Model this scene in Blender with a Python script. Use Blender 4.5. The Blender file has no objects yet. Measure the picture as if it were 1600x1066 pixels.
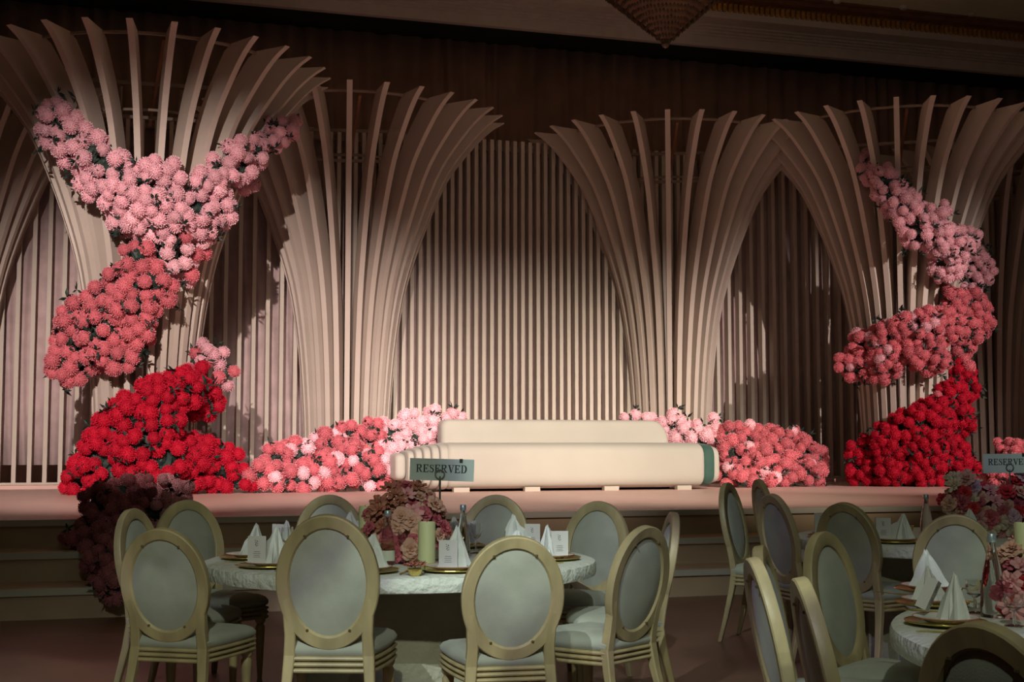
import bpy, bmesh, math, random
from mathutils import Vector, Matrix, noise
R = math.radians
PI = math.pi
random.seed(7)
SC = bpy.context.scene
COL = SC.collection

# ------------------------------------------------------------------ camera
FP = 2100.0; TH = R(16.8); PITCH = R(4.33); HC = 1.38
cam_d = bpy.data.cameras.new('camera'); cam = bpy.data.objects.new('camera', cam_d); COL.objects.link(cam)
cam.location = (0, 0, HC); cam.rotation_euler = (PI/2 + PITCH, 0, -TH)
cam_d.lens = 36*FP/1600; cam_d.sensor_width = 36; cam_d.clip_end = 200
cam_d.dof.use_dof = False
SC.camera = cam
# ------------------------------------------------------------------ world, lights, exposure
w = bpy.data.worlds.new('world'); SC.world = w; w.use_nodes = True
w.node_tree.nodes['Background'].inputs[0].default_value = (.55, .5, .45, 1)
w.node_tree.nodes['Background'].inputs[1].default_value = 0.006
vs = SC.view_settings; vs.view_transform = 'Standard'; vs.look = 'None'; vs.exposure = 0.0; vs.gamma = 1
vs.use_curve_mapping = False

def spot(name, loc, target, power, color, half, blend, size=.06, gobo=None):
    l = bpy.data.lights.new(name, 'SPOT'); o = bpy.data.objects.new(name, l); COL.objects.link(o)
    o.location = loc; d = Vector(target) - Vector(loc); o.rotation_euler = d.to_track_quat('-Z', 'Y').to_euler()
    l.energy = power; l.color = color; l.spot_size = 2*R(half); l.spot_blend = blend; l.shadow_soft_size = size
    if gobo:
        l.use_nodes = True; nt = l.node_tree; em = nt.nodes['Emission']
        tc = nt.nodes.new('ShaderNodeTexCoord'); mp = nt.nodes.new('ShaderNodeMapping'); mp.inputs['Scale'].default_value = (gobo,)*3
        nz = nt.nodes.new('ShaderNodeTexNoise'); nz.inputs['Scale'].default_value = 1; nz.inputs['Detail'].default_value = 1.5
        rp = nt.nodes.new('ShaderNodeValToRGB'); rp.color_ramp.elements[0].position = .47; rp.color_ramp.elements[1].position = .56
        rp.color_ramp.elements[0].color = (.03, .035, .03, 1); rp.color_ramp.elements[1].color = (1, 1, 1, 1)
        e = rp.color_ramp.elements.new(.515); e.color = (.30, .24, .42, 1)
        nt.links.new(tc.outputs['Normal'], mp.inputs[0]); nt.links.new(mp.outputs[0], nz.inputs['Vector'])
        nt.links.new(nz.outputs[0], rp.inputs[0]); nt.links.new(rp.outputs[0], em.inputs[0])
    return o
def area(name, loc, target, power, color, sx, sy):
    l = bpy.data.lights.new(name, 'AREA'); o = bpy.data.objects.new(name, l); COL.objects.link(o)
    o.location = loc; d = Vector(target) - Vector(loc); o.rotation_euler = d.to_track_quat('-Z', 'Y').to_euler()
    l.energy = power; l.color = color; l.shape = 'RECTANGLE'; l.size = sx; l.size_y = sy
    return o
KEY = (1, .85, .78)
spot('stage_spot_left', (-2.5, 3, 7.4), (.8, 18, 2.1), 10500, KEY, 14.5, .7, .07)
spot('stage_spot_mid_left', (2.0, 2.5, 7.4), (4.7, 18, 1.2), 8800, KEY, 14, 1, .07)
spot('stage_spot_mid', (7.0, 2.5, 7.4), (7.2, 18, 1.2), 11600, (1, .90, .74), 14, 1, .07)
spot('stage_spot_right', (15.5, 4.0, 7.4), (11.6, 18, 1.9), 8200, KEY, 14, .8, .07)
area('upper_drape_fill', (8, 12, 6.0), (8, 21.5, 8.2), 22, (1, .8, .65), 10, 1)  # added fill to lift the upper drape and cornice, not a hall fixture
area('hall_downlight', (4, 4.5, 8.2), (3.2, 7, 0), 24, (.80, 1, .86), 6, 4)
spot('hall_spot', (-.5, -.2, 4.5), (.45, 5.7, .45), 560, (.92, 1, .80), 20, .9, .08)
spot('hall_spot_right', (.5, -.2, 4.5), (3.6, 4.7, .35), 300, (.92, 1, .80), 20, .9, .08)
spot('gobo_spot', (-2.5, -.5, 6.5), (.9, 6.0, .7), 1500, (.86, .98, .96), 18, .5, .02, gobo=7)
spot('pin_spot', (-3.5, -.5, 6.5), (.58, 7.2, .72), 520, (.90, 1, .98), 3.6, .7, .02, gobo=30)
spot('gobo_spot_right', (0, -1.0, 6.5), (3.6, 4.8, .7), 1000, (.86, 1, .95), 19, .5, .02, gobo=6)

# ------------------------------------------------------------------ projection helpers (pixel -> world point)
CM = cam.rotation_euler.to_matrix(); CO = Vector((0, 0, HC))
def ray(px, py): return CM @ Vector(((px-800)/FP, (533-py)/FP, -1))
def P(px, py, Y):
    d = ray(px, py); return CO + d*(Y/d.y)
def G(px, py, z):
    d = ray(px, py); return CO + d*((z-HC)/d.z)
def V(px, Z, z=0):
    xr = (px-800)/FP*Z
    return Vector((Z*math.sin(TH)+xr*math.cos(TH), Z*math.cos(TH)-xr*math.sin(TH), z))

# ------------------------------------------------------------------ materials
def mat(name, col, rough=.6, metal=0, bump=0, bscale=40, var=0, vscale=6, spec=None, sheen=0, trans=0, ior=1.45, rnd=0, stretch=None, bdist=.01):
    m = bpy.data.materials.new(name); m.use_nodes = True; nt = m.node_tree; b = nt.nodes['Principled BSDF']
    b.inputs['Base Color'].default_value = (*col, 1); b.inputs['Roughness'].default_value = rough; b.inputs['Metallic'].default_value = metal
    if spec is not None: b.inputs['Specular IOR Level'].default_value = spec
    if sheen: b.inputs['Sheen Weight'].default_value = sheen
    if trans: b.inputs['Transmission Weight'].default_value = trans; b.inputs['IOR'].default_value = ior
    tc = nt.nodes.new('ShaderNodeTexCoord'); src = tc.outputs['Object']
    if stretch:
        mp = nt.nodes.new('ShaderNodeMapping'); mp.inputs['Scale'].default_value = stretch; nt.links.new(src, mp.inputs[0]); src = mp.outputs[0]
    cur = None
    if var:
        nz = nt.nodes.new('ShaderNodeTexNoise'); nz.inputs['Scale'].default_value = vscale; nz.inputs['Detail'].default_value = 4
        nt.links.new(src, nz.inputs['Vector'])
        mr = nt.nodes.new('ShaderNodeMapRange'); mr.inputs['From Min'].default_value = .3; mr.inputs['From Max'].default_value = .7
        mr.inputs['To Min'].default_value = 1-var; mr.inputs['To Max'].default_value = 1+var; nt.links.new(nz.outputs[0], mr.inputs[0])
        hs = nt.nodes.new('ShaderNodeHueSaturation'); hs.inputs['Color'].default_value = (*col, 1); nt.links.new(mr.outputs[0], hs.inputs['Value'])
        cur = hs.outputs[0]; nt.links.new(cur, b.inputs['Base Color'])
    if rnd:
        oi = nt.nodes.new('ShaderNodeObjectInfo'); mr2 = nt.nodes.new('ShaderNodeMapRange'); mr2.inputs['To Min'].default_value = 1-rnd; mr2.inputs['To Max'].default_value = 1+rnd
        nt.links.new(oi.outputs['Random'], mr2.inputs[0]); h2 = nt.nodes.new('ShaderNodeHueSaturation'); h2.inputs['Color'].default_value = (*col, 1)
        if cur: nt.links.new(cur, h2.inputs['Color'])
        nt.links.new(mr2.outputs[0], h2.inputs['Value']); nt.links.new(h2.outputs[0], b.inputs['Base Color'])
    if bump:
        n2 = nt.nodes.new('ShaderNodeTexNoise'); n2.inputs['Scale'].default_value = bscale; n2.inputs['Detail'].default_value = 5
        nt.links.new(src, n2.inputs['Vector']); bp = nt.nodes.new('ShaderNodeBump'); bp.inputs['Strength'].default_value = bump; bp.inputs['Distance'].default_value = bdist
        nt.links.new(n2.outputs[0], bp.inputs['Height']); nt.links.new(bp.outputs[0], b.inputs['Normal'])
    return m
def pommat(name, core, tip, rnd=.12):
    """flower head: saturated towards the heart, paler at the petal tips (a real property of the petals)"""
    m = bpy.data.materials.new(name); m.use_nodes = True; nt = m.node_tree; b = nt.nodes['Principled BSDF']
    b.inputs['Roughness'].default_value = .75; b.inputs['Specular IOR Level'].default_value = .2
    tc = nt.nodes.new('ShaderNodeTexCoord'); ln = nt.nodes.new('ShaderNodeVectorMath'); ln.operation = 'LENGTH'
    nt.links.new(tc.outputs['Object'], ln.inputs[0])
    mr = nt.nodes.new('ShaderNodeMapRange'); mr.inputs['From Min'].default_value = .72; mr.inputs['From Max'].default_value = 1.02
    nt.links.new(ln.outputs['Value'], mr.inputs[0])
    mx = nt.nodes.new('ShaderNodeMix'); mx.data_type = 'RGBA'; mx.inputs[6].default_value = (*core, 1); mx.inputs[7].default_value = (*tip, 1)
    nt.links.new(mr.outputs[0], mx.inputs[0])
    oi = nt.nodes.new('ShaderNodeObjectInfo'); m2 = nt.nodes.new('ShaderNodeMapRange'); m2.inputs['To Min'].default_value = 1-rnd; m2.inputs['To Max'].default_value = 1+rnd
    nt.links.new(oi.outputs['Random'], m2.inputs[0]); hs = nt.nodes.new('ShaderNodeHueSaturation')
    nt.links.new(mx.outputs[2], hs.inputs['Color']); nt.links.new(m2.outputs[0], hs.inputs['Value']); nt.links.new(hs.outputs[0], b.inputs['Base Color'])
    return m
M = {}
M['slat'] = mat('slat_paint', (.57, .49, .41), .65, bump=.12, bscale=60, var=.05, vscale=3)
M['fin'] = mat('fin_paint', (.58, .48, .41), .65, bump=.12, bscale=60, var=.05, vscale=2, rnd=.05)
M['velvet'] = mat('mauve_velvet', (.50, .37, .36), .9, sheen=.3, var=.12, vscale=5, bump=.15, bscale=80)
M['dark_drape'] = mat('dark_drape', (.34, .20, .15), .95, var=.15, vscale=2)
M['stage'] = mat('stage_top', (.66, .42, .36), .45, var=.04, vscale=2)
M['riser'] = mat('riser', (.52, .37, .23), .6, var=.10, vscale=1.5)
M['nosing'] = mat('nosing', (.55, .50, .40), .5)
M['floor'] = mat('hall_floor', (.20, .105, .07), .42, var=.22, vscale=1.2, bump=.1, bscale=30)
M['wall'] = mat('hall_wall', (.25, .20, .16), .8, var=.05)
M['ceil'] = mat('hall_ceiling', (.7, .68, .45), .8, var=.05)
M['mould'] = mat('moulding', (.62, .54, .47), .6, var=.06)
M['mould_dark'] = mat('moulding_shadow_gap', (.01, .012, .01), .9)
M['gold_frieze'] = mat('gold_frieze', (.55, .30, .08), .45, metal=.4, var=.3, vscale=8)
M['wood_cornice'] = mat('wood_cornice', (.22, .10, .05), .5, var=.2, vscale=4)
M['beam'] = mat('beam', (.30, .22, .17), .7, var=.1)
M['rust_beam'] = mat('rust_beam', (.30, .13, .07), .7, var=.1)
M['linen_sofa'] = mat('sofa_linen', (.46, .425, .365), .85, bump=.15, bscale=160, var=.03, vscale=2, sheen=.15)
M['green_velvet'] = mat('green_velvet', (.028, .085, .062), .75, var=.1, sheen=.2)
M['foot'] = mat('sofa_foot', (.46, .40, .33), .6)
M['chair_wood'] = mat('chair_wood', (.44, .355, .19), .45, var=.22, vscale=9, bump=.15, bscale=50, stretch=(1, 1, .35), rnd=.1)
M['chair_pad'] = mat('chair_pad', (.39, .40, .33), .85, var=.12, vscale=7, bump=.12, bscale=200, sheen=.15, rnd=.08)
M['bracket'] = mat('bracket', (.25, .2, .1), .4, metal=.7)
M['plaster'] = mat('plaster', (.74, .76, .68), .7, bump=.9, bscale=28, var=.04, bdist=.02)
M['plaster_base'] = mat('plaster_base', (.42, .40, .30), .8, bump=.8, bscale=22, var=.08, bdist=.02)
M['gold'] = mat('gold_rim', (.66, .52, .16), .28, metal=.85)
M['china'] = mat('china', (.80, .80, .76), .2)
M['china_rim'] = mat('china_rim', (.55, .25, .20), .3)
M['napkin'] = mat('napkin', (.76, .77, .73), .8, bump=.15, bscale=60, var=.05, vscale=12)
M['card'] = mat('card', (.68, .65, .62), .6)
M['ink'] = mat('ink', (.10, .07, .16), .6)
M['black_ink'] = mat('black_ink', (.02, .03, .025), .6)
M['sign'] = mat('sign_card', (.56, .64, .61), .55, var=.03)
M['steel'] = mat('steel', (.30, .30, .27), .35, metal=.8)
M['glass'] = mat('glass', (.95, .97, .95), .03, trans=1.0, ior=1.45)
M['water'] = mat('bottle_label', (.70, .72, .60), .5)
M['cap'] = mat('bottle_cap', (.45, .55, .58), .35, metal=.5)
M['candle'] = mat('candle_wax', (.72, .74, .42), .5)
M['wick'] = mat('wick', (.05, .04, .03), .9)
M['leaf'] = mat('leaf', (.016, .032, .024), .6, var=.3, vscale=10)
M['leaf_bronze'] = mat('leaf_bronze', (.22, .10, .05), .6, var=.3, vscale=20)
M['crystal'] = mat('crystal', (.12, .075, .045), .35, metal=.2, var=.3, vscale=9)
M['bulb'] = mat('bulb_glass', (.55, .52, .42), .3)
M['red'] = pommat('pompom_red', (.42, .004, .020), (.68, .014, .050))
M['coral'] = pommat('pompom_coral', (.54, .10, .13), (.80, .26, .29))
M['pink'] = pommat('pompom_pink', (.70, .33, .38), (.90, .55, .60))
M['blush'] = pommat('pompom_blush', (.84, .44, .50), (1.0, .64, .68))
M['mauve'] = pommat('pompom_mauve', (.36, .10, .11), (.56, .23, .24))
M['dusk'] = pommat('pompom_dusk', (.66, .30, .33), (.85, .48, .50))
for k, c in dict(pet_pink=(.75, .36, .37), pet_peach=(.72, .42, .32), pet_rose=(.55, .12, .16), pet_cream=(.74, .62, .46), pet_lilac=(.62, .42, .52), pet_red=(.62, .04, .05), pet_rust=(.45, .17, .11)).items():
    M[k] = mat(k, c, .65, var=.15, vscale=30, rnd=.1)

# ------------------------------------------------------------------ mesh helpers
def link(name, me, m=None, parent=None, loc=(0, 0, 0), rz=0, smooth=False, **props):
    if m is not None:
        me.materials.clear(); me.materials.append(m)
    if smooth:
        for p in me.polygons: p.use_smooth = True
        if name not in ('curtain',): me.set_sharp_from_angle(angle=R(38))
    o = bpy.data.objects.new(name, me); COL.objects.link(o); o.location = loc; o.rotation_euler = (0, 0, rz)
    if parent: o.parent = parent
    for k, v in props.items(): o[k] = v
    return o
def pyd(name, vs_, fs): 
    me = bpy.data.meshes.new(name); me.from_pydata([tuple(v) for v in vs_], [], fs); me.update(); return me
class MB:
    def __init__(s): s.v = []; s.f = []
    def add(s, vs_, fs, mx=None):
        n = len(s.v); s.v += [(mx @ Vector(v)) if mx else Vector(v) for v in vs_]; s.f += [tuple(i+n for i in f) for f in fs]; return s
    def box(s, a, b, mx=None):
        x0, y0, z0 = a; x1, y1, z1 = b
        return s.add([(x0,y0,z0),(x1,y0,z0),(x1,y1,z0),(x0,y1,z0),(x0,y0,z1),(x1,y0,z1),(x1,y1,z1),(x0,y1,z1)],
                     [(0,3,2,1),(4,5,6,7),(0,1,5,4),(1,2,6,5),(2,3,7,6),(3,0,4,7)], mx)
    def lathe(s, prof, n=24, mx=None, cap=True):
        vs_ = []; fs = []
        for r, z in prof:
            for i in range(n):
                a = 2*PI*i/n; vs_.append((r*math.cos(a), r*math.sin(a), z))
        for j in range(len(prof)-1):
            for i in range(n):
                k = (i+1) % n; fs.append((j*n+i, j*n+k, (j+1)*n+k, (j+1)*n+i))
        if cap:
            fs.append(tuple(range(n-1, -1, -1))); fs.append(tuple((len(prof)-1)*n+i for i in range(n)))
        return s.add(vs_, fs, mx)
    def loft(s, rings, cap=True, mx=None):
        n = len(rings[0]); vs_ = [v for r in rings for v in r]; fs = []
        for j in range(len(rings)-1):
            for i in range(n):
                k = (i+1) % n; fs.append((j*n+i, j*n+k, (j+1)*n+k, (j+1)*n+i))
        if cap: fs.append(tuple(range(n-1, -1, -1))); fs.append(tuple((len(rings)-1)*n+i for i in range(n)))
        return s.add(vs_, fs, mx)
    def tube(s, pts, rad, n=8, cap=True, closed=False, flat=1.0):
        pts = [Vector(p) for p in pts]; rings = []; N = len(pts)
        up = None
        for i, p in enumerate(pts):
            if closed: t = pts[(i+1) % N]-pts[i-1]
            else: t = pts[min(i+1, N-1)]-pts[max(i-1, 0)]
            t.normalize()
            if up is None: up = t.orthogonal().normalized()
            u = (up - t*up.dot(t)).normalized(); up = u; v = t.cross(u)
            r = rad[i] if isinstance(rad, (list, tuple)) else rad
            rings.append([p+u*(r*math.cos(2*PI*k/n))+v*(r*flat*math.sin(2*PI*k/n)) for k in range(n)])
        if closed: rings.append(rings[0])
        return s.loft(rings, cap and not closed)
    def me(s, name='mesh'):
        m = pyd(name, s.v, s.f); bm = bmesh.new(); bm.from_mesh(m); bmesh.ops.recalc_face_normals(bm, faces=bm.faces); bm.to_mesh(m); bm.free(); return m
    def obj(s, name, m, parent=None, smooth=False, loc=(0,0,0), rz=0, **pr):
        return link(name, s.me(name), m, parent, loc, rz, smooth, **pr)
def bevel(o, w_=.01, seg=2):
    bm = bmesh.new(); bm.from_mesh(o.data)
    es = [e for e in bm.edges if len(e.link_faces) == 2 and e.calc_face_angle(0) > R(35)]
    bmesh.ops.bevel(bm, geom=es, offset=w_, segments=seg, affect='EDGES', clamp_overlap=True); bm.to_mesh(o.data); bm.free(); return o
def thing(name, label, cat, loc=(0, 0, 0), rz=0, group=None):
    o = bpy.data.objects.new(name, None); COL.objects.link(o); o.location = loc; o.rotation_euler = (0, 0, rz); o.empty_display_size = .1
    o['label'] = label; o['category'] = cat
    if group: o['group'] = group
    return o
def tag(o, label, cat, group=None):
    o['label'] = label; o['category'] = cat
    if group: o['group'] = group
    return o
def dup(src, loc, rz, label, group=None, sc=None, parent=None):
    c = src.copy(); COL.objects.link(c); c.location = loc; c.rotation_euler = (0, 0, rz)
    if sc: c.scale = sc
    if label: c['label'] = label
    if group: c['group'] = group
    for ch in list(src.children):
        d = ch.copy(); COL.objects.link(d); d.parent = c
        for g in ch.children:
            e = g.copy(); COL.objects.link(e); e.parent = d
    return c
def struct(o): o['kind'] = 'structure'; return o
def cosang(a): return math.cos(a)

# ------------------------------------------------------------------ room shell and stage
XL, XR = -9.0, 26.0
HS = .71; SY = (11.25, 11.84, 12.43); WY = 21.0
struct(MB().box((XL, -6, -.1), (XR, 24.0, 0)).obj('floor', M['floor']))
struct(MB().box((XL, 22.9, 0), (XR, 23.1, 10)).obj('wall_front', M['wall']))
struct(MB().box((XL, -6.2, 0), (XR, -6, 10)).obj('wall_rear', M['wall']))
struct(MB().box((XL-.2, -6, 0), (XL, 23, 10)).obj('wall_left', M['wall']))
struct(MB().box((XR, -6, 0), (XR+.2, 23, 10)).obj('wall_right', M['wall']))
struct(MB().box((XL, -6, 9.05), (XR, 20.3, 9.25)).obj('ceiling', M['ceil']))
def strip(name, y0, y1, z0, z1, m): return struct(MB().box((XL, y0, z0), (XR, y1, z1)).obj(name, m))
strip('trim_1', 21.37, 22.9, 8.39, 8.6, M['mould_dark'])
strip('trim_2', 21.25, 21.37, 8.36, 8.54, M['mould'])
mo = MB()
for y0, z0 in ((21.20, 8.54), (21.12, 8.57), (21.04, 8.60), (20.96, 8.63)): mo.box((XL, y0, z0), (XR, y0+.2, z0+.05))
struct(mo.obj('trim_3', M['mould']))
strip('trim_4', 20.6, 21.3, 8.66, 8.80, M['mould'])
fz = strip('trim_5', 20.62, 20.75, 8.74, 8.98, M['gold_frieze'])
de = MB(); x = 6.0
while x < 22:
    de.box((x, 20.56, 8.77), (x+.055, 20.63, 8.90)); de.add([(x, 20.54, 8.90), (x+.055, 20.54, 8.90), (x+.055, 20.62, 8.97), (x, 20.62, 8.97), (x+.0275, 20.6, 8.83)], [(0,1,2,3),(0,1,4),(1,2,4),(2,3,4),(3,0,4)]); x += .1
dn = de.obj('dentil_row', M['gold_frieze'], fz); dn['kind'] = 'stuff'
wc = MB().box((XL, 20.42, 8.96), (XR, 20.7, 9.02)).box((XL, 20.3, 9.02), (XR, 20.7, 9.10)); struct(wc.obj('trim_6', M['wood_cornice']))
MB_b = MB().lathe([(.02, .09), (.06, .07), (.085, .02), (.085, -.03), (.06, -.075), (.01, -.09)], 16).me('globe')
for (px, py), lb in zip(((1308, -2), (1412, 8), (1518, 18)), ('small round globe lamp on the cornice, cut by the top edge near the chandelier', 'small round globe lamp on the cornice, middle one of the row', 'small round globe lamp on the cornice, nearest the right edge')):
    p = P(px, py, 20.2); t = thing('globe_lamp', lb, 'lamp', p, 0, 'globe lamps along the cornice')
    link('globe', MB_b, M['bulb'], t, smooth=True); MB().lathe([(.03, .08), (.03, .17)], 10).obj('lamp_base', M['mould'], t)

# stage: platform with three broad steps and pale nosings
st = MB().box((XL, SY[2], 0), (XR, 22.5, HS)).obj('stage_platform', M['stage']); struct(st)
h3 = HS/3
for i in range(2):
    s_ = MB().box((XL, SY[i], 0), (XR, SY[i+1], h3*(i+1))).obj('step', M['riser'], st)
MB().box((XL, SY[2]-.006, 0), (XR, SY[2], HS-.012)).obj('riser_panel', M['riser'], st)
for i in range(3):
    MB().box((XL, SY[i]-.03, h3*(i+1)-.05), (XR, SY[i]+.05, h3*(i+1)+.004)).obj('nosing', M['nosing'], st)
pl = MB().box((XL, 20.7, HS), (XR, 21.5, HS+.055)).obj('stage_plinth', M['stage']); struct(pl)

# curtains
def drape(name, x0, x1, y, z0, z1, amp, step, m, seed):
    rnd = random.Random(seed); xs = []; x = x0; k = 0
    while x < x1:
        xs.append((x, (amp if k % 2 else -amp)*rnd.uniform(.5, 1.1))); x += step*rnd.uniform(.6, 1.35); k += 1
    pts = []
    for i in range(len(xs)-1):
        for t in (0, .33, .66):
            a = xs[i]; b = xs[i+1]; u = (1-math.cos(PI*t))/2; pts.append((a[0]+(b[0]-a[0])*t, a[1]+(b[1]-a[1])*u))
    vs_ = []; nz = 7
    for j in range(nz):
        f = j/(nz-1); z = z0+(z1-z0)*f
        for (px_, o_) in pts: vs_.append((px_+.05*math.sin(f*5+px_*3), y+o_*(1.15-.5*f)+.02*math.sin(px_*9+f*6), z))
    n = len(pts); fs = [(j*n+i, j*n+i+1, (j+1)*n+i+1, (j+1)*n+i) for j in range(nz-1) for i in range(n-1)]
    o = link(name, pyd(name, vs_, fs), m, smooth=True); md = o.modifiers.new('thick', 'SOLIDIFY'); md.thickness = .01; return o
tag(drape('curtain', -5, 20, 21.29, HS+.34, 6.30, .045, .12, M['velvet'], 3), 'mauve velvet curtain hanging in soft folds behind the slatted wall', 'curtain')
tag(drape('curtain', -8, 25, 22.3, HS+.05, 8.385, .06, .17, M['dark_drape'], 4), 'tall dark brown drape filling the wall above the slats up to the cornice', 'curtain')

# ------------------------------------------------------------------ slatted wall
def slatwall(label, x0, x1, pitch, grp, seed):
    rnd = random.Random(seed)
    t = thing('slatted_wall', label, 'wall panel', ((x0+x1)/2, WY, HS+.055), 0, grp); cx = (x0+x1)/2
    me = MB().box((-.03, 0, 0), (.03, .15, 5.60)).me('slat'); me.materials.append(M['slat'])
    n = int((x1-x0)/pitch)
    for i in range(n+1):
        link('slat', me, None, t, (x0+i*pitch-cx, rnd.uniform(0, .02), 0))
    MB().box((x0-cx-.05, .15, 5.45), (x1-cx+.05, .22, 5.53)).obj('top_rail', M['beam'], t)
    MB().box((x0-cx-.05, .0, .0), (x1-cx+.05, .15, .03)).obj('bottom_rail', M['slat'], t)
    return t
slatwall('pale slatted wall section at the far left edge, beside the tallest column', -4.5, 3.2, .215, None, 1)
slatwall('closely spaced pale slatted wall section behind the sofa between the two middle columns', 3.34, 9.62, .133, None, 2)
slatwall('pale slatted wall section right of the middle columns, crossed by dark shadows', 9.83, 19.0, .215, None, 3)

# ------------------------------------------------------------------ flared columns of fins
PROF = [(0, .66), (.6, .665), (1.24, .69), (2.1, .76), (2.9, .88), (3.53, 1.05), (4.27, 1.32), (4.87, 1.60), (5.35, 1.97), (5.62, 2.24), (5.76, 2.46)]
def prof(z):
    if z <= 0: return PROF[0][1]
    for (a, ra), (b, rb) in zip(PROF, PROF[1:]):
        if z <= b:
            return ra+(rb-ra)*(z-a)/(b-a)
    return PROF[-1][1]
def cr(p0, p1, p2, p3, t): return .5*((2*p1)+(-p0+p2)*t+(2*p0-5*p1+4*p2-p3)*t*t+(-p0+3*p1-3*p2+p3)*t**3)
def fin_mesh():
    pts = [Vector((r_, 0, z)) for z, r_ in PROF]; out = []
    for i in range(len(pts)-1):
        p0 = pts[max(i-1, 0)]; p3 = pts[min(i+2, len(pts)-1)]
        for k in range(3): out.append(cr(p0, pts[i], pts[i+1], p3, k/3))
    out.append(pts[-1]); rings = []; th = .040
    for i, p in enumerate(out):
        t = (out[min(i+1, len(out)-1)]-out[max(i-1, 0)]).normalized(); nrm = Vector((-t.z, 0, t.x))  # inward/up
        d = .20+.14*min(1, p.z/4.5); 
        q = p+nrm*d; 
        if q.z > 5.76: q = p+nrm*max(0.004, (5.76-p.z)/max(nrm.z, .05))
        if p.z == 0: q.z = 0
        rings.append([Vector((p.x, -th, p.z)), Vector((p.x, th, p.z)), Vector((q.x, th, q.z)), Vector((q.x, -th, q.z))])
    me = MB().loft(rings).me('fin'); me.materials.append(M['fin']); return me
FIN = fin_mesh(); FSTEP = 12.4
def column(label, px, Y, a0, a1, phase=0):
    p = P(px, 500, Y); t = thing('flared_column', label, 'column', (p.x, Y, HS), 0, None)
    base = math.atan2(-p.y, -p.x)      # the fin that points at the hall's front
    k = -20
    while k <= 20:
        a = (k+phase)*FSTEP
        if a0 <= a <= a1: link('fin', FIN, None, t, (0, 0, 0), base+R(a))
        k += 1
    def hoop(name, rr, z, rad, m):
        pts = [(rr*math.cos(base+R(a)), rr*math.sin(base+R(a)), z) for a in [a0+(a1-a0)*i/28 for i in range(29)]]
        MB().tube(pts, rad, 6).obj(name, m, t)
    hoop('hoop', 1.95, 5.74, .022, M['beam']); hoop('hoop', 1.02, 5.0, .02, M['beam']); hoop('hoop', .47, 1.0, .02, M['beam'])
    lx, ly = math.cos(base+PI/2), math.sin(base+PI/2)
    for z, hw, bk in ((5.05, 1.35, .35), (5.56, 1.7, .2)):
        MB().tube([(lx*-hw-math.cos(base)*-bk, ly*-hw-math.sin(base)*-bk, z), (lx*hw+math.cos(base)*bk, ly*hw+math.sin(base)*bk, z)], .03, 4).obj('cross_beam', M['beam'], t)
    MB().tube([(0, 0, 5.03), (math.cos(base)*1.9+lx*.15, math.sin(base)*1.9+ly*.15, 5.70)], .028, 4).obj('diagonal_beam', M['rust_beam'], t)
    MB().tube([(lx*.4, ly*.4, 0), (lx*.4, ly*.4, 5.55)], .03, 6).obj('inner_post', M['beam'], t)
    MB().tube([(-lx*.4, -ly*.4, 0), (-lx*.4, -ly*.4, 5.55)], .03, 6).obj('inner_post', M['beam'], t)
    return Vector((p.x, Y, HS))
C1 = column('tallest flared slatted column at left, with the Y-shaped pink garland', 228, 18.9, -128, 128, .5)
C2 = column('flared slatted column left of the sofa, bare of hanging flowers', 543, 20.85, -99, 99)
C3 = column('flared slatted column behind the right end of the sofa, bare of hanging flowers', 1046, 20.95, -99, 99)
C4 = column('flared slatted column at right, with pink and coral garland winding round it', 1408, 19.1, -128, 128)
column('partly seen flared column at the left edge behind the tallest column', -95, 20.8, -99, 99)
column('partly seen flared column at the right edge behind the garlanded column', 1545, 20.8, -99, 99)

# ------------------------------------------------------------------ pompom flowers
def pom_mesh(seed, n=190):
    rnd = random.Random(seed); mb = MB()
    # core
    bm = bmesh.new(); bmesh.ops.create_icosphere(bm, subdivisions=2, radius=.84)
    mb.add([v.co.copy() for v in bm.verts], [tuple(v.index for v in f.verts) for f in bm.faces]); bm.free()
    ga = PI*(3-math.sqrt(5))
    for i in range(n):
        z = 1-2*(i+.5)/n; r = math.sqrt(1-z*z); a = ga*i
        d = Vector((r*math.cos(a), r*math.sin(a), z)); d = (d+Vector([rnd.uniform(-.06, .06) for _ in range(3)])).normalized()
        L = rnd.uniform(.94, 1.05); u = d.orthogonal().normalized(); u.rotate(Matrix.Rotation(rnd.uniform(0, 6.28), 3, d)); v = d.cross(u)
        w1 = .068; b0 = d*.78
        tip = d*L
        mb.add([b0+u*w1*.7, b0-u*w1*.7, b0+v*w1*.7, tip+u*w1, tip-u*w1*.8+v*w1*.5, tip-u*w1*.2-v*w1*.8, d*(L-.05)],
               [(0, 3, 4), (0, 4, 2), (2, 4, 1), (1, 4, 5), (1, 5, 3), (1, 3, 0), (3, 6, 4), (4, 6, 5), (5, 6, 3)])
    return pyd('pompom', mb.v, mb.f)
POMS = {}
for k in ('red', 'coral', 'pink', 'blush', 'mauve', 'dusk'):
    POMS[k] = []
    for s_ in range(2):
        me = pom_mesh(s_*11+5); me.materials.append(M[k]); POMS[k].append(me)
def leaf_spray(mb, p, n, size, rnd):
    for _ in range(n):
        d = Vector((rnd.uniform(-1, 1), rnd.uniform(-1.2, .1), rnd.uniform(-.8, .9))).normalized()
        s = d.orthogonal().normalized(); s.rotate(Matrix.Rotation(rnd.uniform(0, 6.28), 3, d)); L = size*rnd.uniform(.6, 1.1)
        up = d.cross(s)*L*.1
        mb.add([p, p+d*L*.5+s*L*.17, p+d*L, p+d*L*.5-s*L*.17, p+d*L*.45+up], [(0, 1, 4), (1, 2, 4), (2, 3, 4), (3, 0, 4)])
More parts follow.
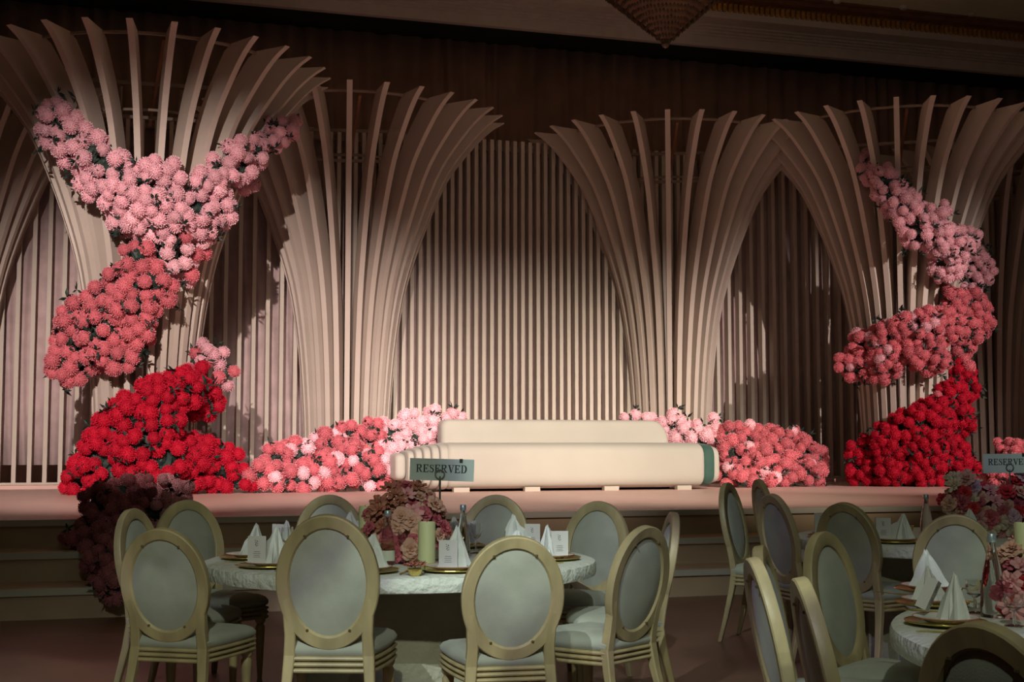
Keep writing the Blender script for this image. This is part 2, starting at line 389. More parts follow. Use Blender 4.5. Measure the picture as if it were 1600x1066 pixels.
def garland(name, label, cat, blobs, kinds, seed, dia=.213, depth=None, spacing=.66, flat=.75, floor_z=None, leafd=1.0, accents=None):
    """blobs: (px, py, r_px, Y) turned into 3-D balls; flower heads sit on their joint surface"""
    rnd = random.Random(seed); B = []
    for px, py, rp, Y in blobs:
        p = P(px, py, Y); rw = rp*((p-CO).length)/FP*.97
        rw = max(rw-dia*.30, .05); B.append((p, rw, px, py))
    org = sum((b[0] for b in B), Vector())/len(B); 
    t = thing(name, label, cat, org)
    pts = []
    cand = []
    for bi, (c, r_, px, py) in enumerate(B):
        n = int(4*PI*r_*r_/(dia*dia)*9)+30
        for i in range(n):
            z = 1-2*(i+.5)/n; rr = math.sqrt(1-z*z); a = 2.39996*i+bi
            d = Vector((rr*math.cos(a), rr*math.sin(a)*flat, z))
            if d.y > .40: continue
            cand.append((c+d*r_, d, bi))
    rnd.shuffle(cand)
    cand.sort(key=lambda q: q[1].y > -.1)
    for q, d, bi in cand:
        ok = True
        for bj, (c, r_, _, _) in enumerate(B):
            if bj != bi:
                e = q-c
                if (e.x**2+(e.y/flat)**2+e.z**2) < (r_*.86)**2: ok = False; break
        if not ok: continue
        if floor_z is not None and q.z < floor_z+dia*.32: continue
        md = dia*spacing*rnd.uniform(.78, 1.12)
        if any((q-o).length < md for o, _ in pts): continue
        pts.append((q, d))
    pts.sort(key=lambda s: s[1].y)
    over = None; stuff = MB(); lf = MB()
    for i, (q, d) in enumerate(pts):
        s = dia/2*rnd.uniform(.80, 1.14)
        ky = kinds if isinstance(kinds, str) else kinds(q, rnd)
        off = d*rnd.uniform(-.02, .05)
        o = link('pompom_flower', POMS[ky][i % 2], None, t, q-org+off) if i < 300 else None
        rot = (rnd.uniform(0, 6), rnd.uniform(0, 6), rnd.uniform(0, 6)); kz = rnd.uniform(.85, 1)
        if o: o.scale = (s, s, s*kz); o.rotation_euler = rot
        else:
            from mathutils import Euler
            mm = Matrix.Translation(q-org+off) @ Euler(rot).to_matrix().to_4x4() @ Matrix.Diagonal((s, s, s, 1)); sm = POMS[ky][0]
            stuff.add([v.co for v in sm.vertices], [tuple(p.vertices) for p in sm.polygons], mm); over = ky
        if rnd.random() < .62*leafd: leaf_spray(lf, q-org+d*dia*.20+Vector((rnd.uniform(-.1, .1), 0, rnd.uniform(-.1, .1))), 6, dia*.62, rnd)
    if stuff.v:
        so = stuff.obj('small_pompoms', M[over], t); so['kind'] = 'stuff'; print('overflow', label, len(pts))
    core = MB()
    bm = bmesh.new(); bmesh.ops.create_icosphere(bm, subdivisions=3, radius=1)
    vv = [v.co.copy() for v in bm.verts]; ff = [tuple(v.index for v in f.verts) for f in bm.faces]; bm.free()
    for c, r_, _, _ in B:
        cc = []
        for v in vv:
            q = c+Vector((v.x, v.y*flat, v.z))*r_*.68*(1+.14*noise.noise(v*3+c)+rnd.uniform(-.16, .12))
            if floor_z is not None: q.z = max(q.z, floor_z+.005)
            cc.append(q-org)
        core.add(cc, ff)
    fo = core.obj('foliage_core', M['leaf'], t); fo['kind'] = 'stuff'
    lo = lf.obj('leaves', M['leaf'], t); lo['kind'] = 'stuff'
    return t, len(pts)
def surf(px, py, C, lift=.12):
    """distance (world Y) of the column surface behind this spot"""
    Y = C.y-.7
    for _ in range(6):
        p = P(px, py, Y); rr = prof(p.z-HS)+.02; dx = p.x-C.x
        Y = C.y-math.sqrt(max(rr*rr-dx*dx, .10*rr*rr))
    return Y-lift
def on(C, L, lift=.12): return [(a, b, r_, surf(a, b, C, lift)) for a, b, r_ in L]
cnt = {}
def kp(q, r): return 'pink' if r.random() < .93 else 'blush'
cnt['a'] = garland('flower_garland', 'large Y-shaped garland of pale pink pompom flowers high on the left column', 'flowers',
    on(C1, [(88, 185, 30), (84, 208, 25), (112, 215, 34), (118, 240, 24), (145, 238, 34), (170, 262, 36), (150, 280, 34), (185, 292, 42), (218, 305, 46), (240, 268, 26), (205, 335, 36), (262, 325, 44), (300, 335, 42),
            (335, 325, 36), (325, 285, 28), (345, 268, 26), (372, 262, 28), (370, 240, 24), (400, 235, 28), (420, 218, 26), (445, 205, 24), (430, 200, 22), (268, 268, 20), (385, 285, 20)]), kp, 1)[1]
cnt['b'] = garland('flower_garland', 'small clump of blush pompom flowers at the waist of the left column', 'flowers',
    on(C1, [(270, 372, 36), (245, 372, 28), (305, 385, 24), (262, 402, 32), (292, 425, 22), (245, 428, 22), (180, 432, 18), (310, 360, 30)], .10), lambda q, r: 'blush' if r.random() < .88 else 'coral', 2)[1]
cnt['c'] = garland('flower_garland', 'coral pompom garland slanting down across the left column', 'flowers',
    on(C1, [(215, 402, 26), (232, 440, 34), (255, 455, 26), (195, 452, 36), (160, 470, 32), (215, 480, 38), (122, 498, 34), (165, 510, 42), (215, 515, 28), (110, 535, 30), (140, 550, 38), (105, 572, 32), (175, 550, 32), (125, 582, 24), (200, 562, 20)], .26), 'coral', 3)[1]
cnt['d'] = garland('flower_garland', 'bright red pompom mound wrapped round the foot of the left column', 'flowers',
    on(C1, [(300, 592, 28), (282, 612, 38), (320, 628, 28), (245, 625, 36), (250, 655, 40), (205, 650, 38), (178, 680, 42), (215, 700, 48), (165, 718, 46), (140, 745, 40), (190, 745, 44), (250, 722, 46), (295, 722, 46), (345, 728, 36), (372, 750, 28), (118, 757, 22), (240, 752, 36), (300, 757, 30), (345, 760, 26)], .36), 'red', 4, floor_z=HS)[1]
cnt['e'] = garland('flower_garland', 'small light coral tuft beside the top of the red mound', 'flowers',
    on(C1, [(320, 553, 22), (342, 560, 18), (350, 585, 20), (355, 608, 14), (302, 568, 16)], .22), lambda q, r: 'pink' if r.random() < .5 else 'coral', 5)[1]
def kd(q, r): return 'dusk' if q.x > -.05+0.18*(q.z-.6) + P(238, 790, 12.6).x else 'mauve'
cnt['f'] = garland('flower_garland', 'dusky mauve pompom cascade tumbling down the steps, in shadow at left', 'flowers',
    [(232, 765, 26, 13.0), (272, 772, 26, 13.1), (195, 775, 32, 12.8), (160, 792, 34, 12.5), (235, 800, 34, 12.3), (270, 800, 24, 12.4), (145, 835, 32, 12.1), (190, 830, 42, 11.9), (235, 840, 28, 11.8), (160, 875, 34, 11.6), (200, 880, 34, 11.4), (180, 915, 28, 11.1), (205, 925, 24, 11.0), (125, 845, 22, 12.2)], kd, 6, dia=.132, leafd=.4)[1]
def km(q, r):
    xs = P(590, 700, 18.6).x
    pb = .10 if q.x < xs-.25 else (.85 if q.x > xs+.2 else .45)
    return 'blush' if r.random() < pb else 'coral'
cnt['g'] = garland('flower_mound', 'low coral pompom mound on the stage left of the sofa', 'flowers',
    [(405, 740, 24, 18.3), (430, 725, 30, 18.5), (425, 750, 24, 18.3), (465, 715, 32, 18.7), (470, 745, 28, 18.4), (505, 700, 32, 18.8), (510, 735, 34, 18.5), (545, 685, 28, 18.9), (550, 725, 38, 18.6), (575, 680, 26, 19.0), (585, 735, 34, 18.5), (540, 755, 20, 18.3)], lambda q, r: 'coral' if r.random() < .86 else 'blush', 7, floor_z=HS)[1]
cnt['h'] = garland('flower_mound', 'blush pink pompom mound against the left end of the sofa', 'flowers',
    [(610, 680, 26, 19.2), (615, 715, 32, 19.0), (600, 745, 26, 18.8), (645, 665, 26, 19.4), (650, 695, 32, 19.2), (680, 660, 24, 19.5), (705, 652, 18, 19.6), (685, 690, 26, 19.5), (640, 730, 30, 19.3)], 'blush', 8, floor_z=HS)[1]
cnt['i'] = garland('flower_mound', 'blush pink pompom mound behind the right end of the sofa', 'flowers',
    [(985, 652, 15, 19.8), (1010, 652, 15, 19.8), (1048, 665, 22, 19.7), (1055, 690, 24, 19.6), (1080, 680, 24, 19.5), (1100, 690, 24, 19.4), (1117, 658, 13, 19.4), (1115, 675, 18, 19.4), (1130, 700, 20, 19.3)], 'blush', 9, floor_z=HS)[1]
cnt['j'] = garland('flower_mound', 'long coral pompom mound on the stage right of the sofa', 'flowers',
    [(1140, 678, 20, 19.2), (1150, 710, 32, 18.9), (1140, 742, 24, 18.5), (1175, 690, 30, 19.2), (1185, 735, 34, 18.6), (1210, 700, 34, 19.1), (1225, 740, 30, 18.6), (1240, 690, 24, 19.2), (1250, 715, 32, 19.0), (1262, 745, 26, 18.6), (1275, 715, 22, 19.0), (1160, 750, 22, 18.4), (1205, 755, 20, 18.4)], lambda q, r: 'coral' if r.random() < .88 else 'blush', 10, floor_z=HS)[1]
cnt['k'] = garland('flower_garland', 'narrow pale pink pompom garland descending the upper right column', 'flowers',
    on(C4, [(1352, 252, 16), (1358, 270, 18), (1380, 282, 24), (1392, 305, 28), (1412, 325, 30), (1440, 338, 26), (1435, 362, 30), (1472, 325, 15), (1462, 368, 30), (1492, 385, 30), (1480, 410, 30), (1515, 372, 18), (1520, 410, 28), (1510, 440, 28), (1535, 430, 18)], .16), 'pink', 11, dia=.192)[1]
cnt['l'] = garland('flower_garland', 'coral pompom garland sweeping left across the right column', 'flowers',
    on(C4, [(1515, 475, 28), (1490, 470, 22), (1530, 500, 24), (1505, 520, 30), (1475, 510, 30), (1445, 515, 34), (1415, 515, 26), (1425, 545, 32), (1385, 530, 30), (1385, 560, 32), (1350, 545, 30), (1340, 570, 28), (1322, 572, 20), (1460, 560, 26), (1500, 545, 22), (1375, 585, 18)], .24), lambda q, r: 'coral' if r.random() < .88 else 'pink', 12, dia=.192)[1]
cnt['m'] = garland('flower_garland', 'deep red pompom mound round the foot of the right column', 'flowers',
    on(C4, [(1505, 585, 22), (1512, 610, 20), (1485, 625, 30), (1495, 655, 30), (1455, 655, 36), (1420, 670, 32), (1440, 700, 40), (1390, 695, 36), (1362, 712, 34), (1338, 705, 20), (1350, 740, 28), (1395, 735, 36), (1440, 738, 36), (1485, 715, 34), (1480, 745, 28), (1512, 745, 24)], .36), lambda q, r: 'red' if r.random() < .95 or q.z < 2 else 'coral', 13, dia=.192, floor_z=HS)[1]
cnt['n'] = garland('flower_mound', 'small coral pompom clump on the stage at the right edge', 'flowers',
    [(1570, 705, 18, 17.0), (1590, 712, 24, 16.8), (1612, 715, 26, 16.8), (1585, 735, 22, 16.6), (1560, 745, 24, 16.5), (1600, 745, 26, 16.5)], 'coral', 14, dia=.172, floor_z=HS)[1]

# ------------------------------------------------------------------ sofa
def sup(x, cy, cz, hy, hz, n=5.0, k=40):
    out = []
    for i in range(k):
        a = 2*PI*i/k; c, s = math.cos(a), math.sin(a)
        out.append(Vector((x, cy+hy*math.copysign(abs(c)**(2/n), c), cz+hz*math.copysign(abs(s)**(2/n), s))))
    return out
SF = 17.75
s0 = P(690, 766, SF); sxl = P(700, 740, SF).x; sxr = P(1103, 740, SF).x
sofa = thing('sofa', 'long cream upholstered sofa with ribbed left end and green banded right end', 'sofa', ((sxl+sxr)/2, SF+.5, HS))
def rel(x): return x-(sxl+sxr)/2
zc = .352; hz = .320; hy = .5
def slab(x0, x1, hy_, hz_, rd, zcc=zc, n=4.5, yc=0):
    r_ = []
    for f in (1.0, .7, .4, .15, 0): r_.append((x0+rd*(1-math.sqrt(max(0, 1-f*f))), f))
    rings = []
    for x, f in r_: rings.append(sup(x, yc, zcc, hy_-rd*f, hz_-rd*f, n))
    rings = []
    for i in range(6):
        a = PI/2*i/5; rings.append(sup(x0+rd*(1-math.sin(a)), yc, zcc, hy_-rd*(1-math.cos(a)), hz_-rd*(1-math.cos(a)), n))
    rings = rings[::-1]
    for i in range(6):
        a = PI/2*i/5; rings.append(sup(x1-rd*(1-math.sin(a)), yc, zcc, hy_-rd*(1-math.cos(a)), hz_-rd*(1-math.cos(a)), n))
    # first half must run from cap to full section
    a_ = rings[:6]; b_ = rings[6:]
    a_.sort(key=lambda q: q[0].x); b_.sort(key=lambda q: q[0].x)
    return MB().loft(a_+b_)
slab(rel(sxl), rel(sxr), hy, hz, .07).obj('seat', M['linen_sofa'], sofa, True)
x1 = rel(sxl)+.02
for i, (w_, k_) in enumerate(((.115, .985), (.105, .94), (.10, .88), (.095, .80), (.09, .70))):
    slab(x1-w_, x1, hy*k_, hz*k_, .03, zcc=zc-.01).obj('end_rib', M['linen_sofa'], sofa, True); x1 -= w_+.008
slab(x1-.15, x1+.0, hy*.55, hz*.58, .06, zcc=zc-.01).obj('end_cap', M['linen_sofa'], sofa, True)
slab(rel(sxr)-.03, rel(sxr)+.17, hy*.97, hz*.955, .07).obj('green_band', M['green_velvet'], sofa, True)['label'] = 'dark green velvet end band'
slab(rel(sxr)+.13, rel(sxr)+.27, hy*.85, hz*.84, .06).obj('end_cap', M['linen_sofa'], sofa, True)
BY = 18.62
bl = P(690, 700, BY).x; br = P(1047, 700, BY).x
bz1 = P(860, 656, BY).z-HS
nb = []
bd = MB(); rings = []
for i, f in enumerate((0, .25, .5, .75, 1)): pass
def backsec(y, k):
    pts = []; x0, x1_, z0, z1 = rel(bl)+k, rel(br)-k, .30, bz1-k
    for i in range(9):
        a = PI-PI/2*i/8; pts.append((x0+.12+.12*math.cos(a), z1-.12+.12*math.sin(a)))
    for i in range(9):
        a = PI/2-PI/2*i/8; pts.append((x1_-.28+.28*math.cos(a)**.9 if math.cos(a) > 0 else x1_-.28, z1-.34+.34*math.sin(a)))
    pts += [(x1_, z0), (x0, z0)]
    return [Vector((x, y-(SF+.5), z)) for x, z in pts]
for y, k in ((BY+.0, .07), (BY+.015, .03), (BY+.05, .008), (BY+.09, 0), (BY+.26, 0), (BY+.31, .02), (BY+.34, .07)): rings.append(backsec(y, k))
bd.loft(rings).obj('backrest', M['linen_sofa'], sofa, True)
MB().box((rel(bl)+.1, BY-(SF+.5)+.05, 0), (rel(br)-.1, BY-(SF+.5)+.28, .35)).obj('back_support', M['linen_sofa'], sofa)
for px in (723, 834, 958, 1072):
    for yy in (-.40, .40):
        fx = rel(P(px, 766, SF).x); MB().box((fx-.11, yy-.05, 0), (fx+.11, yy+.05, .06)).obj('foot', M['foot'], sofa)

# ------------------------------------------------------------------ oval-back chair (origin: floor under the back, seat towards +Y)
def build_chair():
    t = thing('oval_back_chair', '', 'chair', (0, 0, 0), 0, None)
    OC = Vector((0, -.055, .745)); tilt = R(11); AW, AH = .225, .285
    def ov(a, ax, ah, off=0):   # point on the tilted oval; off = along its normal (towards the front)
        x = ax*math.cos(a); h = ah*math.sin(a)
        return OC+Vector((x, -h*math.sin(tilt)+off*math.cos(tilt), h*math.cos(tilt)+off*math.sin(tilt)))
    n = 56; rings = []
    for i in range(n+1):
        a = 2*PI*i/n; sec = []
        for (da, off) in ((0, .014), (-.004, .020), (-.050, .022), (-.059, .016), (-.059, -.010), (-.055, -.015), (-.051, -.019), (-.005, -.021), (0, -.016)):
            sec.append(ov(a, AW+da, AH+da, off))
        rings.append(sec)
    MB().loft(rings, cap=False).obj('back_frame', M['chair_wood'], t, True)
    pad = MB(); rr = []
    for k, off in ((0, .034), (.35, .033), (.65, .027), (.88, .017), (1.0, .004), (1.0, -.006), (.9, -.012), (.6, -.017), (.3, -.019), (0, -.020)):
        rr.append([ov(2*PI*i/40, (AW-.055)*max(k, .001), (AH-.055)*max(k, .001), off) for i in range(40)])
    pad.loft(rr, cap=False).obj('back_pad', M['chair_pad'], t, True)
    for a in (R(58), R(122), R(238), R(302)):
        c = ov(a, AW-.050, AH-.050, -.018)
        MB().lathe([(.001, -.006), (.007, -.003), (.007, .003), (.001, .006)], 8, Matrix.Translation(c)).obj('bracket', M['bracket'], t)
    for s in (-1, 1):   # rear leg sweeping up into the oval
        pts = [(s*.205, -.10, 0), (s*.194, -.06, .15), (s*.181, -.02, .32), (s*.172, 0, .44), (s*.168, -.012, .52), (s*.174, -.028, .60), (s*.189, -.043, .67), (s*.198, -.055, .73)]
        wd = [.015, .018, .022, .025, .024, .022, .020, .012]; rg = []
        for (x, y, z), w_ in zip(pts, wd): rg.append([Vector((x-w_, y-w_*.9, z)), Vector((x+w_, y-w_*.9, z)), Vector((x+w_, y+w_*.9, z)), Vector((x-w_, y+w_*.9, z))])
        o = MB().loft(rg).obj('leg', M['chair_wood'], t); bevel(o, .005, 1)
        # turned front leg
        prof_ = [(.012, 0), (.017, .01), (.013, .03), (.015, .05), (.021, .16), (.026, .28), (.028, .32), (.019, .335), (.030, .35), (.030, .365)]
        MB().lathe(prof_, 16, Matrix.Translation((s*.205, .40, 0))).obj('leg', M['chair_wood'], t, True)
        b = MB().box((s*.205-.028, .372, .365), (s*.205+.028, .428, .435)).box((s*.205-.017, .430, .382), (s*.205+.017, .434, .418)).obj('carved_block', M['chair_wood'], t)
    # seat outline
    def outline(k=0.0):
        pts = []
        for i in range(11):
            f = -1+2*i/10; pts.append((f*(.235+k), .425+.035*(1-f*f)+k))
        for i in range(1, 8):
            f = i/8; pts.append((.235+k-(.045)*f+.012*math.sin(PI*f), .425-.44*f))
        for i in range(9):
            f = 1-2*i/8; pts.append((f*(.190+k), -.015-k))
        for i in range(1, 8):
            f = 1-i/8; pts.append((-(.235+k-.045*f+.012*math.sin(PI*f)), .425-.44*f))
        return pts
    def ring(k, z): return [Vector((x, y, z)) for x, y in outline(k)]
    fr = []
    for z0 in (.365, .390, .415):
        fr += [ring(-.012, z0), ring(.004, z0+.005), ring(.007, z0+.0115), ring(.004, z0+.018), ring(-.012, z0+.024)]
    MB().loft(fr).obj('seat_frame', M['chair_wood'], t, True)
    cu = []
    for k, z in ((-.006, .438), (.004, .450), (.005, .468), (-.008, .488), (-.035, .502), (-.08, .511), (-.14, .516)):
        if k > -.05: cu.append(ring(k, z))
        else:
            f = 1+(k/.235); cu.append([Vector((x*f, .205+(y-.205)*f, z)) for x, y in outline(0)])
    MB().loft(cu).obj('seat_cushion', M['chair_pad'], t, True)
    return t
CH = build_chair(); used = [False]
def chair(p, rz, label, group, sc=(1, 1, 1)):
    if not used[0]:
        used[0] = True; c = CH; c.location = p; c.rotation_euler = (0, 0, rz); c['label'] = label; c['group'] = group; c.scale = sc; return c
    return dup(CH, p, rz, label, group, sc)
def face(p, c):   # chair rotation so that its +Y points at c
    d = c-p; return math.atan2(d.y, d.x)-PI/2

T1 = V(628, 7.3)
def ring_pt(px0, Z0, RR, phi):   # phi: 0 towards camera, + to the right (view space)
    Z = Z0-RR*math.cos(R(phi)); xr = (px0-800)/FP*Z0+RR*math.sin(R(phi)); return V(800+xr/Z*FP, Z)
T1_SEATS = [
 (-51, 'left of three turned back-on', 826, 0),
 (-12.5, 'middle of three turned back-on', 806, 0),
 (19.5, 'right of three turned back-on', 838, 0),
 (51, 'three-quarter back view at the right end', 823, 0),
 (84, 'edge-on behind the three-quarter one', 803, 0),
 (125, 'pale inner back showing, stage side at right', 787, 0),
 (155, 'stage side, right of the flowers', 777, 0),
 (198, 'stage side, left of the flowers', 777, 0),
 (239, 'stage side, dark oval above left napkins', 785, 0),
 (272, 'far left, mostly hidden by a nearer chair', 798, 0)]
def turned(p, psi):   # psi: 0 = seat pointing away from the hall's camera side, 90 = pointing right
    return math.atan2(p.y, p.x)-R(psi)-PI/2
T1_POS = [(273, 6.41, 28), (519, 5.92, 10), (797, 5.9, -12), (980, 6.4, -54), (1020, 7.15, -98), (922, 8.1, -150), (770, 8.6, -166), (520, 8.65, 170), (308, 8.0, 150), (238, 7.25, 118)]
T1_P = []
def put(px, Z, yt, psi, label, grp, lo=.94, hi=1.15):
    p = V(px, Z); h = HC-(yt-692)/(FP/Z); sz = max(lo, min(hi, h/1.012))
    chair(p, turned(p, psi), label, grp, (1, 1, sz)); return p
for (px, Z, psi), (phi, wh, yt, _) in zip(T1_POS, T1_SEATS):
    T1_P.append(put(px, Z, yt, psi, 'oval-back chair of the middle table, '+wh, 'chairs around the middle table'))
T3 = V(800+2.68/4.35*FP, 4.35)
for px, Z, yt, psi, wh in [
    (1156, 9.6, 757, 108, 'leftmost, dark and nearly edge-on'),
    (1204, 10.4, 751, 72, 'dark top just showing behind its neighbour'),
    (1226, 8.7, 774, 60, 'dark narrow back second from left'),
    (1330, 8.3, 787, 34, 'tan frame, left of the napkins'),
    (1484, 7.5, 805, -6, 'whole grey back showing below the bottle')]:
    put(px, Z, yt, psi, 'oval-back chair of the far right table, '+wh, 'chairs around the far right table')
for px, Z, yt, psi, wh in [
    (1318, 5.5, 836, 114, 'pale inner back facing the camera'),
    (1228, 5.05, 857, 95, 'edge-on, behind its leaning neighbour'),
    (1224, 4.45, 875, 79, 'edge-on, front of the left pair'),
    (1306, 3.8, 907, 80, 'edge-on and nearest the table rim'),
    (1582, 2.9, 973, 42, 'largest, in the bottom right corner')]:
    put(px, Z, yt, psi, 'oval-back chair of the near right table, '+wh, 'chairs around the near right table', .90)

# ------------------------------------------------------------------ tables
def table(label, c, RR, drum):
    t = thing('round_table', label, 'table', (c.x, c.y, 0))
    n = 96; rings = []
    for r_, z in ((RR-.03, .680), (RR-.005, .686), (RR, .70), (RR, .735), (RR-.006, .752), (RR-.03, .76)):
        rings.append([Vector((r_*math.cos(2*PI*i/n)*(1+.0025*noise.noise(Vector((i*.7, z*9, 1)))), r_*math.sin(2*PI*i/n), z)) for i in range(n)])
    MB().loft(rings).obj('tabletop', M['plaster'], t, True)
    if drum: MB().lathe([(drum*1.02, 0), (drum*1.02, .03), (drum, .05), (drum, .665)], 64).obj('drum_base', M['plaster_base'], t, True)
    return t
table('round white plaster-textured table in the middle with a drum base', T1, 1.05, .55)
T2 = V(1468, 9.0)
t2 = table('round grey-white table at the far right in front of the stage', T2, .98, None)
for px, w_ in ((1378, .17), (1555, .17)):
    q = V(px, 8.75)-T2; a = -TH
    o = MB().box((-w_, -.2, 0), (w_, .2, .665)).obj('pedestal', M['plaster_base'], t2, loc=(q.x, q.y, 0), rz=a)
table('round white table in the bottom right corner laid with gold-rimmed plates', T3, 1.42, .6)

# ------------------------------------------------------------------ table ware
def plate_mesh():
    return MB().lathe([(.001, .004), (.085, .004), (.10, .012), (.132, .018), (.134, .021), (.105, .018), (.088, .011), (.001, .010)], 40, cap=False).me('plate')
def charger_mesh():
    return MB().lathe([(.001, 0), (.12, 0), (.165, .010), (.168, .014), (.125, .006), (.001, .005)], 44, cap=False).me('charger')
PLM, CHM = plate_mesh(), charger_mesh()
PLR = MB().lathe([(.128, .0195), (.1345, .0225), (.1355, .021), (.134, .018)], 40, cap=False).me('plate_rim')
CHR = MB().tube([(.166*math.cos(2*PI*i/44), .166*math.sin(2*PI*i/44), .0135) for i in range(44)], .0025, 5, closed=True).me('charger_rim')
def napkin_mesh(seed):
    r = random.Random(seed); n = 14; H = r.uniform(.15, .19); lean = r.uniform(-.03, .03); rings = []
    for j, f in enumerate((0, .25, .5, .75, .93, 1)):
        row = []
        for i in range(n):
            a = 2*PI*i/n; fold = 1+(.42 if i % 2 else -.30)*(1-.4*f)*r.uniform(.7, 1.1)
            rad = .058*(1-f)**.8*fold+.006
            row.append(Vector((rad*1.25*math.cos(a)+lean*f, rad*.75*math.sin(a), H*f*(1+.06*r.uniform(-1, 1)*(f > .9)))))
        rings.append(row)
    mb = MB().loft(rings)
    for s in (-1, 1):   # folded wings
        a = Vector((s*.012, -.03, .0)); 
        mb.add([(s*.02, -.028, .003), (s*.085, -.045, .004), (s*.052, -.03, H*r.uniform(.45, .6)), (s*.006+lean*.7, -.01, H*.78), (s*.03, -.012, .003), (s*.045, -.006, H*.45)],
               [(0, 1, 2, 3), (0, 4, 1), (1, 4, 5), (1, 5, 2), (2, 5, 3), (0, 3, 4), (4, 3, 5)])
    return mb.me('napkin')
NAP = [napkin_mesh(i) for i in range(5)]
for m_ in NAP: m_.materials.append(M['napkin'])
PLM.materials.append(M['china']); CHM.materials.append(M['gold']); PLR.materials.append(M['china_rim']); CHR.materials.append(M['gold'])
CARD = MB().box((-.045, -.001, 0), (.045, .001, .135), Matrix.Translation((0, -.0, 0))).add([(-.045, .001, 0), (-.045, .045, 0), (-.045, .045, .135), (-.045, .001, .135), (-.043, .001, 0), (-.043, .045, 0), (-.043, .045, .135), (-.043, .001, .135)],
    [(0,1,2,3),(7,6,5,4),(0,3,7,4),(1,5,6,2),(3,2,6,7),(0,4,5,1)]).me('card'); CARD.materials.append(M['card'])
mk = MB()
for i in range(10):
    a = i/10*2.2; mk.box((-.004+.006*math.sin(i*1.9), -.0022, .085+i*.003), (.0+.006*math.sin(i*1.9), -.0012, .0885+i*.003))
for j in range(4): mk.box((-.018+.003*(j % 2), -.0022, .030+j*.009), (.018-.003*(j % 2), -.0012, .0315+j*.009))
MARK = mk.me('mark'); MARK.materials.append(M['ink'])
FORK = MB().box((-.004, -.10, 0), (.004, .03, .004)).box((-.011, .03, 0), (.011, .05, .004)).box((-.011, .05, 0), (-.006, .09, .003)).box((-.002, .05, 0), (.002, .09, .003)).box((.006, .05, 0), (.011, .09, .003)).me('fork'); FORK.materials.append(M['gold'])
KNIFE = MB().box((-.005, -.11, 0), (.005, .0, .005)).add([(-.004, 0, 0), (.009, 0, 0), (.009, .08, 0), (-.004, .11, 0), (-.004, 0, .003), (.009, 0, .003), (.009, .08, .003), (-.004, .11, .003)], [(0,3,2,1),(4,5,6,7),(0,1,5,4),(1,2,6,5),(2,3,7,6),(3,0,4,7)]).me('knife'); KNIFE.materials.append(M['gold'])
TZ = .762
def setting(c, p, where, grp, nap=True, card=True, cutlery=False, seed=0, capx=0, big=1.0):
    """p: place on the table; c: table centre; a place setting facing out"""
    r = random.Random(seed*7+3); d = (p-c); rz = math.atan2(d.y, d.x)+PI/2
    ch = thing('charger_plate', 'gold-rimmed charger plate '+where, 'plate', (p.x, p.y, TZ), rz, 'charger plates '+grp); link('dish', CHM, None, ch, smooth=True); link('rim', CHR, None, ch)
    ch.scale = (big, big, 1)
    pl = thing('dinner_plate', 'white china plate with reddish rim '+where, 'plate', (p.x, p.y, TZ+.007), rz, 'dinner plates '+grp); link('dish', PLM, None, pl, smooth=True); link('rim', PLR, None, pl, smooth=True)
    pl.scale = (big, big, 1)
    Rm = Matrix.Rotation(rz, 3, 'Z')
    if nap:
        q = p+Rm @ Vector((r.uniform(-.01, .04), r.uniform(0, .03), 0)); o = link('napkin', NAP[seed % 5], None, None, (q.x, q.y, TZ+.018), rz+r.uniform(-.6, .6)); o.scale = (big, big, big)
        tag(o, 'pale folded napkin standing '+where, 'napkin', 'napkins '+grp)
    if card:
        q = p+Rm @ Vector((-.045, -.06, 0)); t = thing('menu_card', 'upright emblem card '+where, 'card', (q.x, q.y, TZ+.018), -TH+r.uniform(-.25, .25)+capx, 'menu cards '+grp)
        link('card', CARD, None, t); link('printed_emblem', MARK, None, t); t.scale = (big, big, big)
        if seed == 32: t.rotation_euler = (Matrix.Rotation(-TH, 3, 'Z') @ Matrix.Rotation(R(26), 3, 'Y') @ Matrix.Rotation(R(62), 3, 'Z')).to_euler(); t.location.z += .02
    if cutlery:
        for dx, me, nm in ((-.20, FORK, 'fork'), (.20, KNIFE, 'knife')):
            q = p+Rm @ Vector((dx, 0, 0)); o = link(nm, me, None, None, (q.x, q.y, TZ), rz+PI); tag(o, 'gold %s lying ' % nm+where, nm, nm+'s '+grp)
seatw = ['before the left back-turned chair', 'before the middle back-turned chair', 'before the right back-turned chair', 'before the three-quarter chair',
         'at the right rim', 'before the stage-side pale chair', 'stage side, right of the flowers', 'stage side, left of the flowers',
         'behind the front left napkins', 'at the left rim']
for i, (phi, wh, yt, _) in enumerate(T1_SEATS):
    p = T1+(T1_P[i]-T1).normalized()*.80
    setting(T1, p, 'on the middle table, '+seatw[i], 'on the middle table', nap=True, card=i not in (9,), cutlery=i in (0, 9, 1, 2, 4), seed=i)
w2 = ['at the left end of the far right table', 'on the near left of the far right table', 'on the near right of the far right table', 'at the back of the far right table']
for i, (px, Z) in enumerate(((1298, 8.9), (1393, 8.42), (1500, 8.36), (1330, 9.5))):
    p = V(px, Z); setting(T2, p, w2[i], 'on the far right table', card=i in (1, 2, 0), seed=20+i, big=1.0)
w3 = ['on the near right table, farthest of three', 'on the near right table, middle of three', 'on the near right table, nearest of three']
for i, (px, py) in enumerate(((1450, 924), (1456, 946), (1478, 976))):
    p = G(px, py, TZ); p.z = 0
    setting(T3, p, w3[i], 'on the near right table', nap=True, card=i in (2,), cutlery=True, seed=30+i, big=.82)
p = G(1545, 935, TZ); p.z = 0

